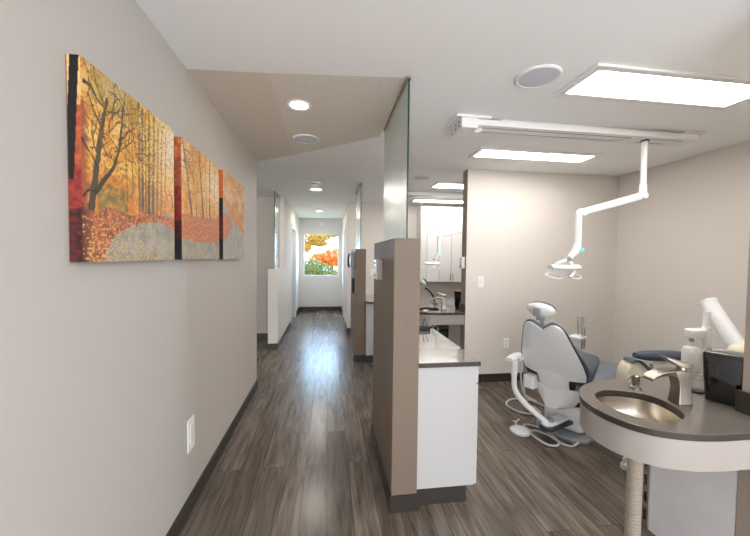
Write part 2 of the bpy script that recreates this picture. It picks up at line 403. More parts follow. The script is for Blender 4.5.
def lamp():
    y = 2.5
    t = thing('dental_lamp', 'white articulated dental lamp hanging over the dental chair beside the blank wall', 'dental lamp', (2.60, y, 2.51))
    MB().lathe([(.03, 0), (.03, -.012)], (2.60, y, 2.512), 24).build('pivot_collar', M_dark, t)
    MB().lathe([(.022, 0), (.022, -.35), (.028, -.352), (.028, -.42), (.022, -.425)], (2.60, y, 2.502), 24).build('drop_post', M_plastic, t)
    x1, z1 = 2.60, 2.035+.02; x2, z2 = 2.045, 1.90
    a = MB(); d = Vector((x2-x1, 0, z2-z1)); n = Vector((-d.z, 0, d.x)).normalized()
    rings = []
    for k, (tt, hh, ww) in enumerate(((.0, .018, .018), (.06, .033, .026), (.5, .031, .026), (.92, .028, .024), (1.0, .018, .018))):
        c = Vector((x1, y, z1))+d*tt
        rings.append([c+n*hh*math.copysign(abs(math.sin(q))**.6, math.sin(q))+Vector((0, 1, 0))*ww*math.copysign(abs(math.cos(q))**.6, math.cos(q)) for q in [2*PI*i/16 for i in range(16)]])
    a.loft(rings); a.build('arm', M_plastic, t)
    MB().lathe([(.026, -.028), (.026, .028)], (x1, y, z1), 24, axis='y').build('shoulder_joint', M_plastic, t)
    j = MB().lathe([(.028, -.03), (.028, .03)], (x2, y, z2), 24, axis='y').build('elbow_joint', M_plastic, t)
    MB().tube([(x2, y, z2+.005), (x2-.025, y, z2-.005), (x2-.03, y, z2-.06), (x2-.03, y, z2-.20), (x2-.03, y, z2-.27)], .027).build('lower_post', M_plastic, t)
    hx, hz = x2-.03, z2-.27
    MB().tube([(hx, y, hz+.01), (hx-.02, y, hz-.05), (hx-.07, y, hz-.10)], [.03, .03, .022], smooth=False).build('tilt_joint', M_plastic, t)
    MB().ell((hx+.03, y-.015, hz-.035), (.015, .012, .014)).build('cyan_button', M_cyan, t)['label'] = 'cyan glowing button'
    px, pz = hx-.08, hz-.115
    cx, cz = 1.90, 1.435
    MB().lathe([(.016, -.02), (.016, .02)], (px, y, pz), 16, axis='y').build('yoke_pivot', M_grey, t)
    MB().tube([(px, y, pz), (px-.07, y+.03, pz-.03), (px-.09, y+.06, pz-.08), (px-.09, y+.07, pz-.12)], .011).tube([(px, y, pz), (px+.02, y-.03, pz-.05), (px+.01, y-.05, pz-.11), (px-.04, y-.07, pz-.14)], .011).build('yoke', M_plastic, t)
    def head(u, v):
        a = (u-.5)*.25; w_ = .045*(1-abs(2*u-1)**3*.45)
        c = Vector((cx+a, y, cz+.012+.25*a*a*4*.2)); q = (v-.5)*2
        return (c+Vector((0, q*w_*1.6, -.012*(1-q*q)-.005)), c+Vector((0, q*w_*1.6, .02*(1-q*q)+.004)))
    MB().slab(head, 16, 10).build('lamp_head', M_plastic, t)
    h = MB()
    for sx, yy in ((-.075, .03), (.065, -.03)):
        h.tube([(cx+sx+.062*math.cos(q), y+yy*.6+.05*math.sin(q), cz-.055+.02*math.sin(q)) for q in [2*PI*i/24 for i in range(25)]], .006, 8, smooth=False)
        for q in (0.6, 2.6): h.tube([(cx+sx+.062*math.cos(q), y+yy*.6+.05*math.sin(q), cz-.055+.02*math.sin(q)), (cx+sx*.8+.05*math.cos(q), y+yy*.5+.03*math.sin(q), cz)], .004, 6)
    h.build('grip_handle', M_plastic, t)
    return t
lp = lamp()
l2 = dup(lp, (-.22, 2.85, -.03), 'dental lamp folded in front of the white wall cabinets', 'articulated dental lamps')

# ------------------------------------------------------------------ frosted glass screens
def screen(x, y0, y1, z0, label, y_cut=None):
    t = thing('glass_screen', label, 'glass screen', (x, (y0+y1)/2, z0), 'textured glass screens')
    MB().box(x-.005, x+.005, y0+.004, y1, z0, H-.012).build('glass_pane', M_glass, t, smooth=False)
    MB().box(x-.0052, x+.0052, y0, y0+.004, z0, H-.012).build('polished_edge', M_gedge, t, smooth=False)
    MB().box(x-.014, x+.014, y0, y1, H-.014, H-.0005).build('top_channel', mat('tan_channel', (150, 132, 112), .5), t, smooth=False)
screen(.46, 1.955, 2.80, 1.63, 'tall textured glass screen on the nearest taupe half wall')
screen(.46, 4.84, 5.66, 1.63, 'textured glass screen on the far taupe half wall')
screen(-.88, 5.72, 6.275, 1.30, 'glass screen on the low cream wall left of the corridor')

# ------------------------------------------------------------------ canvases
import bisect
def seg_d(p, a, b):
    ax, ay = a; bx, by = b; dx, dy = bx-ax, by-ay; L = dx*dx+dy*dy or 1e-9
    t = max(0, min(1, ((p[0]-ax)*dx+(p[1]-ay)*dy)/L)); return math.hypot(p[0]-ax-t*dx, p[1]-ay-t*dy), t
def inpoly(p, poly):
    c = False; j = len(poly)-1
    for i in range(len(poly)):
        xi, yi = poly[i]; xj, yj = poly[j]
        if (yi > p[1]) != (yj > p[1]) and p[0] < (xj-xi)*(p[1]-yi)/(yj-yi)+xi: c = not c
        j = i
    return c
DK = (34, 28, 24)
strokes = [  # points, width start, width end, colour
 ([(1.214,1.648),(1.236,1.763),(1.258,1.874),(1.281,1.975),(1.303,2.053)], .016, .007, (66,56,50)),
 ([(1.235,1.72),(1.292,1.782),(1.334,1.827),(1.368,1.901),(1.386,1.991),(1.396,2.076)], .010, .004, (52,42,38)),
 ([(1.28,1.941),(1.236,1.984),(1.21,2.036)], .005, .003, (60,48,40)), ([(1.381,1.942),(1.426,1.987),(1.481,2.023)], .005, .002, (60,48,40)),
 ([(1.19,2.06),(1.22,2.065),(1.257,2.03),(1.29,2.02)], .006, .003, (24,20,18)), ([(1.18,1.70),(1.20,1.723),(1.25,1.727)], .005, .003, (40,30,26)),
 ([(1.18,1.88),(1.22,1.84),(1.26,1.80)], .005, .002, (40,30,26)),
 ([(1.498,2.148),(1.502,1.676)], .005, .008, (96, 80, 64)), ([(1.526,2.113),(1.524,1.674)], .007, .010, (84, 72, 60)), ([(1.553,2.116),(1.548,1.681)], .004, .007, (112,94,72)),
 ([(1.581,2.128),(1.572,1.68)], .007, .011, (78, 68, 58)), ([(1.623,2.119),(1.605,1.679)], .008, .012, (98, 82, 66)), ([(1.658,2.102),(1.64,1.687)], .005, .008, (116,96,74)), ([(1.694,2.102),(1.677,1.696)], .004, .007, (130,106,78)),
 ([(1.448,2.118),(1.453,1.733)], .003, .005, (150,112,66)), ([(1.40,2.1),(1.42,1.72)], .003, .004, (150,104,56)), ([(1.73,2.09),(1.715,1.70)], .003, .005, (168,130,90)),
 ([(1.905,2.14),(1.931,2.08),(1.982,1.928),(2.041,1.706)], .010, .013, (92,80,72)), ([(2.143,2.129),(2.21,1.728)], .011, .013, (72,64,60)),
 ([(2.325,2.126),(2.319,1.74)], .009, .010, (86,72,62)), ([(2.04,2.125),(2.106,1.723)], .006, .008, (140,104,70)), ([(2.241,2.128),(2.27,1.741)], .006, .008, (158,114,70)), ([(2.428,2.128),(2.403,1.788)], .006, .006, (170,128,90)),
 ([(2.08,2.13),(2.13,1.73)], .005, .006, (176,122,64)), ([(2.5,2.12),(2.47,1.80)], .006, .006, (200,170,150)),
]
rnd = random.Random(3)
for k in range(46):
    y = rnd.uniform(1.20, 1.55); z = rnd.uniform(1.85, 2.1); pts = [(y, z)]; a = rnd.uniform(-.6, 2.4)
    for q in range(4): a += rnd.uniform(-.6, .6); y += .03*math.cos(a); z += .03*math.sin(a); pts.append((y, z))
    strokes.append((pts, .0028, .0015, rnd.choice([(70, 54, 40), (96, 70, 44), (120, 84, 46)])))
for k in range(10):
    y = rnd.uniform(1.9, 2.0); z = rnd.uniform(2.0, 2.1); strokes.append(([(y, z), (y+.04, z-.05+rnd.random()*.08), (y+.07, z-.02)], .003, .0015, (60, 40, 34)))
boxes_ = [(min(p[0] for p in s[0])-.04, max(p[0] for p in s[0])+.04) for s in strokes]
road1 = [(1.244,1.46),(1.325,1.576),(1.417,1.62),(1.544,1.651),(1.667,1.668),(1.72,1.69),(1.70,1.705),(1.76,1.71),(1.9,1.69),(1.9,1.46)]
island = [(1.60,1.672),(1.75,1.69),(1.889,1.725),(2.152,1.745),(2.443,1.765),(2.56,1.82),(2.672,1.84),(2.80,1.80),(2.82,1.74),(2.70,1.648),(2.323,1.597),(2.074,1.593),(1.87,1.61),(1.78,1.65)]
def fb(x, y, s, o=4, off=0): return noise.fractal(Vector((x*s+off, y*s+off*.7, off)), .8, 2.1, o)
def mixc(a, b, t): t = max(0, min(1, t)); return tuple(x*(1-t)+y*t for x, y in zip(a, b))
def paint(y, z):
    wob = fb(y, z, 30, 3, 2)*.012
    yy, zz = y+wob, z+fb(y, z, 30, 3, 9)*.012
    n1 = fb(y, z, 14, 5, 1); n2 = noise.noise(Vector((y*95, z*95, 3))); n3 = noise.noise(Vector((y*40, z*40, 7)))
    # foliage
    c = mixc((222, 140, 40), (255, 206, 96), .5+n1*1.0)
    if y > 1.85: c = mixc((226, 132, 56), (250, 196, 112), .5+n1*.9)
    if y > 2.55: c = mixc((190, 116, 56), (226, 172, 100), .5+n1*1.1)
    top = (z-1.75)/.4
    c = mixc(c, (244, 214, 160), (fb(y, z, 9, 4, 5)+.12)*1.6*max(0, top) if y < 1.8 else fb(y, z, 9, 4, 5)*.7)
    if y < 1.30: c = mixc(c, (226, 214, 190), max(0, (z-1.98)/.16)*(.3+n3))
    if z > 2.02 and y > 1.22 and y < 1.5: c = mixc(c, (120, 116, 56), .4+n2)
    for hy, hz, hr, hc in ((1.74, 1.95, .17, (250, 214, 160)), (1.82, 2.05, .20, (255, 244, 226)), (1.74, 1.78, .14, (252, 190, 130)), (2.36, 2.0, .22, (250, 216, 170)), (2.50, 1.98, .15, (246, 224, 200)), (2.72, 1.98, .10, (236, 190, 130))):
        d = math.hypot(y-hy, (z-hz))/hr
        if d < 1: c = mixc(c, hc, (1-d)*1.3)
    if n2 > .25: c = mixc(c, (250, 200, 90) if y < 1.85 else (244, 170, 70), .55)
    elif n2 < -.3: c = mixc(c, (140, 84, 36), .55)
    if zz < 1.80+.06*n3 and y < 1.9: c = mixc(c, (206, 112, 44), .5+.5*n3)
    if 1.25 < y < 1.42 and 1.64 < zz < 1.76: c = mixc(c, (104, 104, 62), .55+.6*n3)
    if z < 2.0: c = mixc(c, (160, 76, 50), (1.215-y)/.03+.8*n3)
    # strokes
    for (pts, w0, w1, col), (b0, b1) in zip(strokes, boxes_):
        if y < b0 or y > b1: continue
        m_ = len(pts)-1
        for i in range(m_):
            d, t = seg_d((y+.3*wob*(w0 < .02), z), pts[i], pts[i+1]); wd = w0+(w1-w0)*(i+t)/m_
            if d < wd:
                fade = .25 if (w0 >= .004 and y > 1.4 and (z-1.68)/.45 > .35 and n2 > .05) else 1
                c = mixc(c, col, fade); break
    # ground
    gl = 1.66 if y < 1.5 else 1.685
    if y < 1.9 and zz < gl+.02*n1-.03*max(0, (1.3-y)/.2)+.015: c = mixc(mixc((120, 56, 42), (208, 116, 74), .5+.9*n3), (240, 160, 96), (n2-.1)*2.5)
    if z < 1.68: c = mixc(c, (84, 34, 28), (1.22-y)/.04+.9*n3)
    if 1.85 < y < 2.6 and z < 1.74: c = mixc(c, (196, 90, 48), .8)
    grey = mixc((140, 136, 128), (172, 167, 158), .5+n1)
    if inpoly((yy, zz), road1) or (y >= 1.85 and zz < 1.70): c = mixc(grey, (176, 172, 164), .3*noise.noise(Vector((y*60, z*220, 1)))+.1)
    if y > 2.57:
        band = 1.925-(y-2.624)*.42*(1 - .25*(y-2.624)); 
        road_top = band-.01
        if zz < road_top: c = mixc(grey, (190, 186, 176), .3)
        elif zz < band+.045: c = mixc(c, (232, 116, 44), .8)
        if band+.045 < zz < band+.14 and y < 2.8: c = mixc(c, (214, 176, 140), .5)
    if inpoly((yy, zz), island): c = mixc((168, 84, 54), (232, 146, 100), .5+1.1*noise.noise(Vector((y*70, z*110, 4))))
    if z < 1.64 and noise.noise(Vector((y*70, z*150, 8))) > (.22 if y < 1.6 else .30) + .12*(zz > 1.56): c = (226, 186, 112)
    hz = max(0, min(1, (y-1.45)/.35)) if y < 1.85 else .35
    if z > 1.70: c = mixc(c, (252, 222, 170), .22*hz)
    c = mixc(c, (240, 214, 176), .12)
    if n2*n3 > .06 and z > 1.72: c = mixc(c, (120, 84, 40), .45)
    return c
def strip(y, z, k):
    n3 = noise.noise(Vector((y*60+k, z*60, 7)))
    if k == 0:
        c = mixc((190, 100, 50), (226, 190, 130), (z-1.8)/.3+n3*.6)
        if z < 1.98: c = mixc((150, 70, 42), (196, 96, 60), .5+n3)
        if z < 1.80: c = mixc((112, 34, 32), (170, 60, 48), .5+n3)
        if z < 1.66: c = mixc((40, 16, 18), (110, 34, 30), .5+n3)
        if z > 1.75 and abs(y-(-.806+.006+(z-1.75)*.05)) < .013: c = (16, 13, 12)
        return c
    if k == 1:
        c = mixc((176, 84, 46), (214, 132, 74), .5+n3)
        if z < 2.03: c = mixc((150, 70, 48), (176, 96, 66), .5+n3)
        if z < 1.88: c = mixc((128, 30, 30), (150, 60, 46), .5+n3)
        if z < 1.70: c = mixc((44, 20, 18), (80, 30, 24), .5+n3)
        if z < 1.60: c = (22, 18, 17)
        return c
    c = mixc((222, 130, 50), (206, 90, 40), .5+n3)
    if z < 1.94: c = (20, 16, 15)
    if z < 1.80: c = mixc((120, 20, 22), (60, 20, 18), .5+n3)
    if z < 1.64: c = (18, 15, 14)
    return c
def canvas(y0, y1, z0, z1, k, label):
    xf = XL+.042; xw = XL+.004
    t = thing('canvas_print', label, 'picture', (XL, (y0+y1)/2, (z0+z1)/2), 'autumn road triptych')
    NY = 200 if k == 0 else 130; NZ = 200 if k == 0 else 150; NS = 18
    vs = []; cols = []; fs = []
    for i in range(NY+1+NS):
        for j in range(NZ+1):
            z = z0+(z1-z0)*j/NZ
            if i < NS: x = xw+(xf-xw)*i/NS; y = y0; c = strip(x, z, k)
            else: x = xf; y = y0+(y1-y0)*(i-NS)/NY; c = paint(y, z)
            vs.append((x, y-(y0+y1)/2, z-(z0+z1)/2)); cols.append(c)
    for v in vs[:]: pass
    n = NZ+1
    for i in range(NY+NS):
        for j in range(NZ): fs.append((i*n+j, (i+1)*n+j, (i+1)*n+j+1, i*n+j+1))
    vs = [(x-XL, y, z) for x, y, z in vs]
    me = bpy.data.meshes.new('print'); me.from_pydata(vs, [], fs)
    at = me.color_attributes.new('print', 'FLOAT_COLOR', 'POINT')
    flat = []
    for c in cols: flat += [*lin(tuple(max(0, min(255, q)) for q in c)), 1]
    at.data.foreach_set('color', flat)
    me.materials.append(M_print)
    o = bpy.data.objects.new('printed_face', me); C.objects.link(o); o.parent = t
    MB().box(xw-.003, xf-.0015, y0+.001, y1, z0, z1).build('stretcher_frame', mat('canvas_wrap', (120, 96, 76), .7), t, smooth=False)
canvas(1.177, 1.812, 1.493, 2.133, 0, 'leftmost autumn forest canvas, with the large black trunk at its edge')
canvas(1.90, 2.51, 1.493, 2.133, 1, 'middle canvas of the autumn triptych, three tall trunks above red leaves')
canvas(2.603, 3.217, 1.488, 2.14, 2, 'canvas nearest the corridor, showing a bending grey path')

# ------------------------------------------------------------------ wall plates
def plate(name, kind, label, c, axis, w, h, rock=True):
    t = thing(name, label, kind, c)
    x, y, z = c
    def bx(mb, a0, a1, z0, z1, d0, d1):
        if axis == 'y': mb.box(x+a0, x+a1, y-d1, y-d0, z+z0, z+z1)
        else: mb.box(x+d0, x+d1, y+a0, y+a1, z+z0, z+z1)
        return mb
    bx(MB(), -w/2, w/2, -h/2, h/2, 0, .006).build('cover_plate', M_plate, t, smooth=False, bevel=.002)
    if rock: bx(MB(), -w*.22, w*.22, -h*.28, h*.28, .006, .010).build('rocker', M_plastic, t, smooth=False, bevel=.0015)
    else:
        for s in (-1, 1):
            r = bx(MB(), -w*.22, w*.22, s*h*.2-h*.13, s*h*.2+h*.13, .006, .008).build('receptacle', M_plastic, t, smooth=False)
            q = MB(); bx(q, -w*.1, -w*.06, s*h*.2-.005, s*h*.2+.008, .008, .0085); bx(q, w*.06, w*.1, s*h*.2-.005, s*h*.2+.008, .008, .0085); q.build('slot', M_dark, r, smooth=False)
plate('wall_outlet', 'outlet', 'tall white outlet plate low on the left wall above the baseboard', (XL, 2.10, .455), 'x', .095, .19)
plate('light_switch', 'light switch', 'white light switch on the blank bay wall beside the opening', (1.83, YB, 1.228), 'y', .075, .13)
plate('wall_outlet', 'outlet', 'white outlet low on the back wall behind the dental chair', (2.178, YB, .474), 'y', .07, .12, False)
plate('light_switch', 'light switch', 'tiny light switch on the far bay wall between the half walls', (.87, YM, 1.215), 'y', .075, .12)
# signal panels on the half walls
def signal(y, z, label, w=.13, h=.15):
    t = thing('signal_panel', label, 'control panel', (XH, y, z))
    MB().box(XH-.042, XH, y-w/2, y+w/2, z-h/2, z+h/2).build('housing', M_warmwhite, t, smooth=False, bevel=.004)
    MB().box(XH-.047, XH-.042, y-w/2+.012, y+w/2-.012, z-h/2+.01, z+h/2-.01).build('face_plate', M_chrome, t, smooth=False)
    for k in range(4):
        MB().ell((XH-.048, y, z-.045+k*.03), (.004, .008, .008), 10, 6).build('button', M_blackd if k % 3 == 0 else M_plastic, t)
signal(2.42, 1.43, 'small box with buttons on the nearest half wall facing the corridor')
t = thing('wall_monitor', 'grey monitor box with dark handset on the far half wall', 'control panel', (XH, 5.0, 1.48))
MB().box(XH-.055, XH, 4.87, 5.2, 1.345, 1.585).build('housing', M_grey, t, smooth=False, bevel=.006)
MB().box(XH-.06, XH-.055, 4.90, 5.17, 1.40, 1.56).build('display', M_nickel, t, smooth=False)
MB().tube([(XH-.07, 5.02, 1.56), (XH-.085, 5.02, 1.5), (XH-.085, 5.02, 1.40), (XH-.07, 5.02, 1.36)], .014, 8).build('handset', M_dark, t)
o = MB().rbox(XH-.03, XH, 4.95, 5.03, .98, 1.20, .008).build('door_stop_rail', M_blackd)
o.name = 'wall_bracket'; tag(o, 'narrow black bracket on the far half wall below the monitor', 'bracket')
t = thing('wall_dispenser', 'small white box on the end of the bay divider wall', 'dispenser', (1.64, 3.93, 1.45))
MB().rbox(1.60, 1.64, 3.89, 3.97, 1.39, 1.53, .008).build('dispenser_body', M_plastic, t)
MB().box(1.598, 1.60, 3.905, 3.955, 1.40, 1.43).build('dispenser_mouth', M_grey, t, smooth=False)

# ------------------------------------------------------------------ base cabinets and tops beside the half walls
def base_cabinet(label):
    t = thing('base_cabinet', label, 'cabinet', (.72, 2.4, 0))
    MB().box(.537, .905, 1.95, 2.80, .105, .858).build('carcass', M_white, t, smooth=False, bevel=.001)
    MB().box(.545, .86, 1.955, 2.80, 0, .105).build('toe_kick', M_base, t, smooth=False)
    for k in range(2):
        y0 = 1.953+k*.424
        d = MB().box(.905, .926, y0, y0+.418, .745, .852).build('drawer', M_white, t, smooth=False, bevel=.002)
        MB().tube([(.926, y0+.14, .80), (.950, y0+.145, .80), (.950, y0+.275, .80), (.926, y0+.28, .80)], .005, 8, smooth=False).build('handle', M_nickel, d)
        d = MB().box(.905, .926, y0, y0+.418, .108, .738).build('door', M_white, t, smooth=False, bevel=.002)
        ys = y0+.38 if k == 0 else y0+.04
        MB().tube([(.926, ys, .56), (.950, ys, .565), (.950, ys, .685), (.926, ys, .69)], .005, 8, smooth=False).build('handle', M_nickel, d)
    return t
bc = base_cabinet('white base cabinet behind the nearest half wall, its blank side facing forward')
dup(bc, (0, 2.80, 0), 'white base cabinet seen between the two half walls', 'white base cabinets')
def top():
    t = thing('worktop', 'polished grey worktop with dark edge on the nearest white base cabinet', 'worktop', (.73, 2.4, .858))
    MB().box(.537, .925, 1.921, 2.86, .861, .889).build('slab_edge', M_qedge, t, smooth=False, bevel=.002)
    MB().box(.5385, .9235, 1.9225, 2.8585, .889, .8905).build('polished_surface', M_qlight, t, smooth=False)
    return t
tp = top()
dup(tp, (0, 2.73, 0), 'dark-edged worktop seen between the two half walls', 'grey worktops')
# instrument rack
t = thing('instrument_rack', 'small black rack with three upright instruments at the far end of the worktop', 'rack', (.80, 2.80, .8905))
MB().rbox(.765, .875, 2.785, 2.83, .8905, .925, .006).build('rack_base', M_blackd, t)
for k, a in enumerate((.78, .812, .836)):
    MB().tube([(a, 2.807, .925), (a+.008*k, 2.807, .965), (a+.014*k, 2.807, .99)], [.004, .004, .006], 8).build('instrument', M_dark if k < 2 else M_chrome, t)

# ------------------------------------------------------------------ basin counter
def smooth_poly(pts, k=6):
    out = []; n = len(pts)
    for i in range(n):
        p0, p1, p2, p3 = [Vector(pts[(i+q) % n]) for q in (-1, 0, 1, 2)]
        for j in range(k):
            t = j/k; out.append(.5*((2*p1)+(p2-p0)*t+(2*p0-5*p1+4*p2-p3)*t*t+(3*p1-p0-3*p2+p3)*t**3))
    return out
nose = [(1.62, 1.060), (1.50, 1.062), (1.40, 1.073), (1.30, 1.105), (1.232, 1.155), (1.19, 1.225), (1.175, 1.32), (1.19, 1.41), (1.225, 1.478), (1.28, 1.541), (1.353, 1.590), (1.46, 1.626), (1.62, 1.645)]
def open_spline(pts):
    v, _ = spline([Vector((*p, 0)) for p in pts], 1, 4); return [(p.x, p.y) for p in v]
outl = [(1.795, 1.060)] + open_spline(nose) + [(2.45, 1.645), (2.45, 1.232), (1.795, 1.232)]
def inset(pts, cx, cy, k, d):
    out = []
    for x, y in pts:
        out.append((x, y))
    return out
BC = (1.412, 1.338); BA = .165; BB = .150; BANG = math.radians(38)
bas_px = [(1.294, 1.459), (1.35, 1.492), (1.407, 1.503), (1.48, 1.482), (1.537, 1.442), (1.562, 1.385), (1.555, 1.315), (1.515, 1.225), (1.432, 1.177), (1.36, 1.175), (1.305, 1.200), (1.266, 1.257), (1.255, 1.33), (1.264, 1.405)]
bas = [(p.x, p.y) for p in smooth_poly([(a, b) for a, b in bas_px], 4)]
bcx = sum(p[0] for p in bas)/len(bas); bcy = sum(p[1] for p in bas)/len(bas)
def holed(outer, hole, z0, z1, m, name, parent, mats, top_mi=1):
    bm = bmesh.new()
    ov = [bm.verts.new((x, y, z1)) for x, y in outer]; hv = [bm.verts.new((x, y, z1)) for x, y in hole]
    es = [bm.edges.new((ov[i], ov[(i+1) % len(ov)])) for i in range(len(ov))]+[bm.edges.new((hv[i], hv[(i+1) % len(hv)])) for i in range(len(hv))]
    bmesh.ops.triangle_fill(bm, use_beauty=True, use_dissolve=False, edges=es)
    for f in bm.faces: f.material_index = top_mi
    r = bmesh.ops.extrude_face_region(bm, geom=bm.faces[:])
    bmesh.ops.translate(bm, verts=[v for v in r['geom'] if isinstance(v, bmesh.types.BMVert)], vec=(0, 0, z0-z1))
    bmesh.ops.recalc_face_normals(bm, faces=bm.faces)
    for f in bm.faces: f.material_index = top_mi if f.normal.z > .9 else 0
    off = parent.location
    bmesh.ops.translate(bm, verts=bm.verts, vec=-off)
    me = bpy.data.meshes.new(name); bm.to_mesh(me); bm.free()
    for mm in mats: me.materials.append(mm)
    o = bpy.data.objects.new(name, me); C.objects.link(o); o.parent = parent
    b = o.modifiers.new('bevel', 'BEVEL'); b.width = .002; b.segments = 2; b.limit_method = 'ANGLE'; b.angle_limit = math.radians(50)
    return o
def basin_counter():
    t = thing('basin_counter', 'rounded grey counter with oval basin in the foreground at right', 'sink counter', (1.62, 1.35, 0))
    holed(outl, bas, .832, .860, None, 'counter_slab', t, [M_qedge, M_quartz])
    # apron: follows the edge, a little inside
    ap = open_spline([(1.79, 1.068), (1.62, 1.066), (1.50, 1.068), (1.40, 1.079), (1.30, 1.111), (1.238, 1.160), (1.196, 1.228), (1.181, 1.32), (1.196, 1.407), (1.230, 1.474), (1.285, 1.536), (1.356, 1.584), (1.46, 1.620), (1.62, 1.639), (2.44, 1.639)])
    apin = []
    for i, (x, y) in enumerate(ap):
        a = Vector(ap[max(0, i-1)]); b = Vector(ap[min(len(ap)-1, i+1)]); d = (b-a).normalized(); n = Vector((d.y, -d.x)); apin.append((x+n.x*.02, y+n.y*.02))
    pts = ap+apin[::-1]
    MB().loft([[(x, y, .712) for x, y in pts], [(x, y, .832) for x, y in pts]], caps=True).build('apron', M_warmwhite, t)
    # basin bowl
    rings = []; N_ = len(bas)
    prof = [(1.04, -.028), (.985, -.031), (.97, -.05), (.93, -.09), (.82, -.125), (.6, -.148), (.3, -.156), (.1, -.158)]
    for s, dz in prof: rings.append([(bcx+(x-bcx)*s, bcy+(y-bcy)*s, .860+dz) for x, y in bas])
    b = MB().loft(rings, caps=False); b.add(rings[-1], [tuple(range(N_))]); bo = b.build('basin', M_basin, t, ang=60)
    sm = bo.modifiers.new('solid', 'SOLIDIFY'); sm.thickness = .003; sm.offset = -1
    MB().lathe([(.024, 0), (.024, .004), (.018, .005), (.001, .003)], (bcx, bcy, .702), 24).build('drain', M_chrome, bo)
    MB().box(1.781, 1.795, 1.06, 1.232, .860, .955).build('side_splash', M_qedge, t, smooth=False, bevel=.002)
    MB().box(1.797, 1.86, 1.222, 1.615, 0, .83).build('support_panel', M_grey_panel, t, smooth=False, bevel=.002)
    return t
bcn = basin_counter()
dup(bcn, (-.155, 2.79, 0), 'rounded counter with basin in the far bay under the wall cabinets', 'rounded basin counters')
# faucet
def faucet():
    t = thing('faucet', 'brushed nickel faucet with broad curved spout beside the black dispenser', 'faucet', (1.622, 1.332, .86))
    # body+spout: flat rectangular ribbon curving toward the basin (-x,-y slightly)
    d = Vector((-.95, .1, 0)).normalized(); s = Vector((-d.y, d.x, 0)); c0 = Vector((1.622, 1.332, .86))
    prof = [(0, 0, .034, .032), (0, .006, .033, .031), (0, .03, .030, .028), (0, .07, .027, .026), (.004, .11, .030, .027), (.010, .135, .036, .028), (.012, .152, .036, .028)]
    MB().loft([[c0+d*(a+q*dx)+s*(w_*e)+Vector((0, 0, z)) for q, e in ((-1, -1), (1, -1), (1, 1), (-1, 1))] for a, z, dx, w_ in [(p[0], p[1], p[2], p[3]) for p in prof]]).build('faucet_body', M_nickel, t, bevel=.003)
    sp = []
    for a, z, th, w_ in ((.0, .125, .030, .028), (.035, .138, .018, .028), (.075, .143, .011, .029), (.11, .138, .009, .030), (.14, .126, .008, .031), (.160, .112, .006, .031)):
        c = c0+d*a+Vector((0, 0, z)); sl = 0
        sp.append([c+Vector((0, 0, th))+s*w_, c-Vector((0, 0, th))+s*w_*.85, c-Vector((0, 0, th))-s*w_*.85, c+Vector((0, 0, th))-s*w_])
    sp = MB().loft(sp).build('spout', M_nickel, t, bevel=.003)
    ln = []
    for a, z, th, w_ in ((-.030, .176, .010, .026), (.0, .178, .014, .027), (.03, .187, .012, .026), (.06, .200, .007, .025), (.09, .212, .004, .024)):
        c = c0+d*a+Vector((0, 0, z)); ln.append([c+Vector((0, 0, th))+s*w_, c-Vector((0, 0, th))+s*w_, c-Vector((0, 0, th))-s*w_, c+Vector((0, 0, th))-s*w_])
    MB().loft(ln).lathe([(.018, .150), (.018, .172)], (c0.x, c0.y, c0.z), 20).build('lever_handle', M_nickel, t, bevel=.002)
    return t
fc = faucet()
dup(fc, (-.155, 2.79, 0), 'small faucet on the far rounded counter', 'brushed nickel faucets')
def soap(label):
    c = (1.575, 1.515, .86)
    t = thing('soap_pump', label, 'soap dispenser', c)
    MB().lathe([(.026, 0), (.026, .006), (.017, .012), (.016, .035), (.019, .04), (.019, .062), (.012, .066), (.001, .067)], c, 24).build('pump_body', M_nickel, t)
    MB().tube([(c[0], c[1], c[2]+.058), (c[0]-.03, c[1]-.01, c[2]+.066), (c[0]-.055, c[1]-.016, c[2]+.062), (c[0]-.066, c[1]-.02, c[2]+.05)], [.007, .006, .005, .004], 10).build('nozzle', M_nickel, t)
    return t
sp_ = soap('nickel deck soap pump behind the foreground basin')
dup(sp_, (-.155, 2.79, 0), 'little soap pump on the far rounded counter', 'deck soap pumps')
# black dispenser
def black_disp():
    t = thing('towel_dispenser', 'glossy smoky black dispenser box on the foreground counter', 'dispenser', (1.83, 1.29, .86))
    a = math.radians(-38)
    xf = Matrix.Translation((1.845, 1.318, .86)) @ Matrix.Rotation(math.radians(-60), 4, 'Z')
    # local: x width, y depth
    rings = []
    for z, wx, wy in ((0, .055, .045), (.006, .062, .052), (.06, .066, .056), (.215, .074, .062), (.228, .070, .058), (.232, .060, .05)):
        ring = []
        for cx, cy, a0 in ((wx-.016, wy-.016, 0), (-wx+.016, wy-.016, PI/2), (-wx+.016, -wy+.016, PI), (wx-.016, -wy+.016, 1.5*PI)):
            for k in range(5): q = a0+PI/2*k/4; ring.append((cx+.016*math.cos(q), cy+.016*math.sin(q), z))
        rings.append(ring)
    MB().loft(rings).build('case', M_black, t, xf=xf, ang=40)
    MB().rbox(-.073, .073, -.061, .061, .209, .2335, .014).build('lid', M_black, t, xf=xf)
    m = MB(); m.tube([(.012+.013*math.cos(q), -.0605, .172+.013*math.sin(q)) for q in [2*PI*k/20 for k in range(21)]], .0018, 6, smooth=False)
    m.build('lock_ring', M_dark, t, xf=xf)
    MB().box(-.024, -.017, -.0625, -.059, .145, .185).build('key_slot', M_dark, t, smooth=False, xf=xf)
    return t
bd = black_disp()
dup(bd, (-.155, 2.79, 0), 'dark dispenser on the far counter against the divider wall', 'black counter dispensers')
# black lens-like tray
o = MB().lathe([(.03, 0), (.034, .006), (.03, .01), (.001, .011)], (1.84, 1.43, .86), 24).build('sponge_dish', M_blackd); tag(o, 'small flat black dish between the faucet and the black dispenser', 'dish')

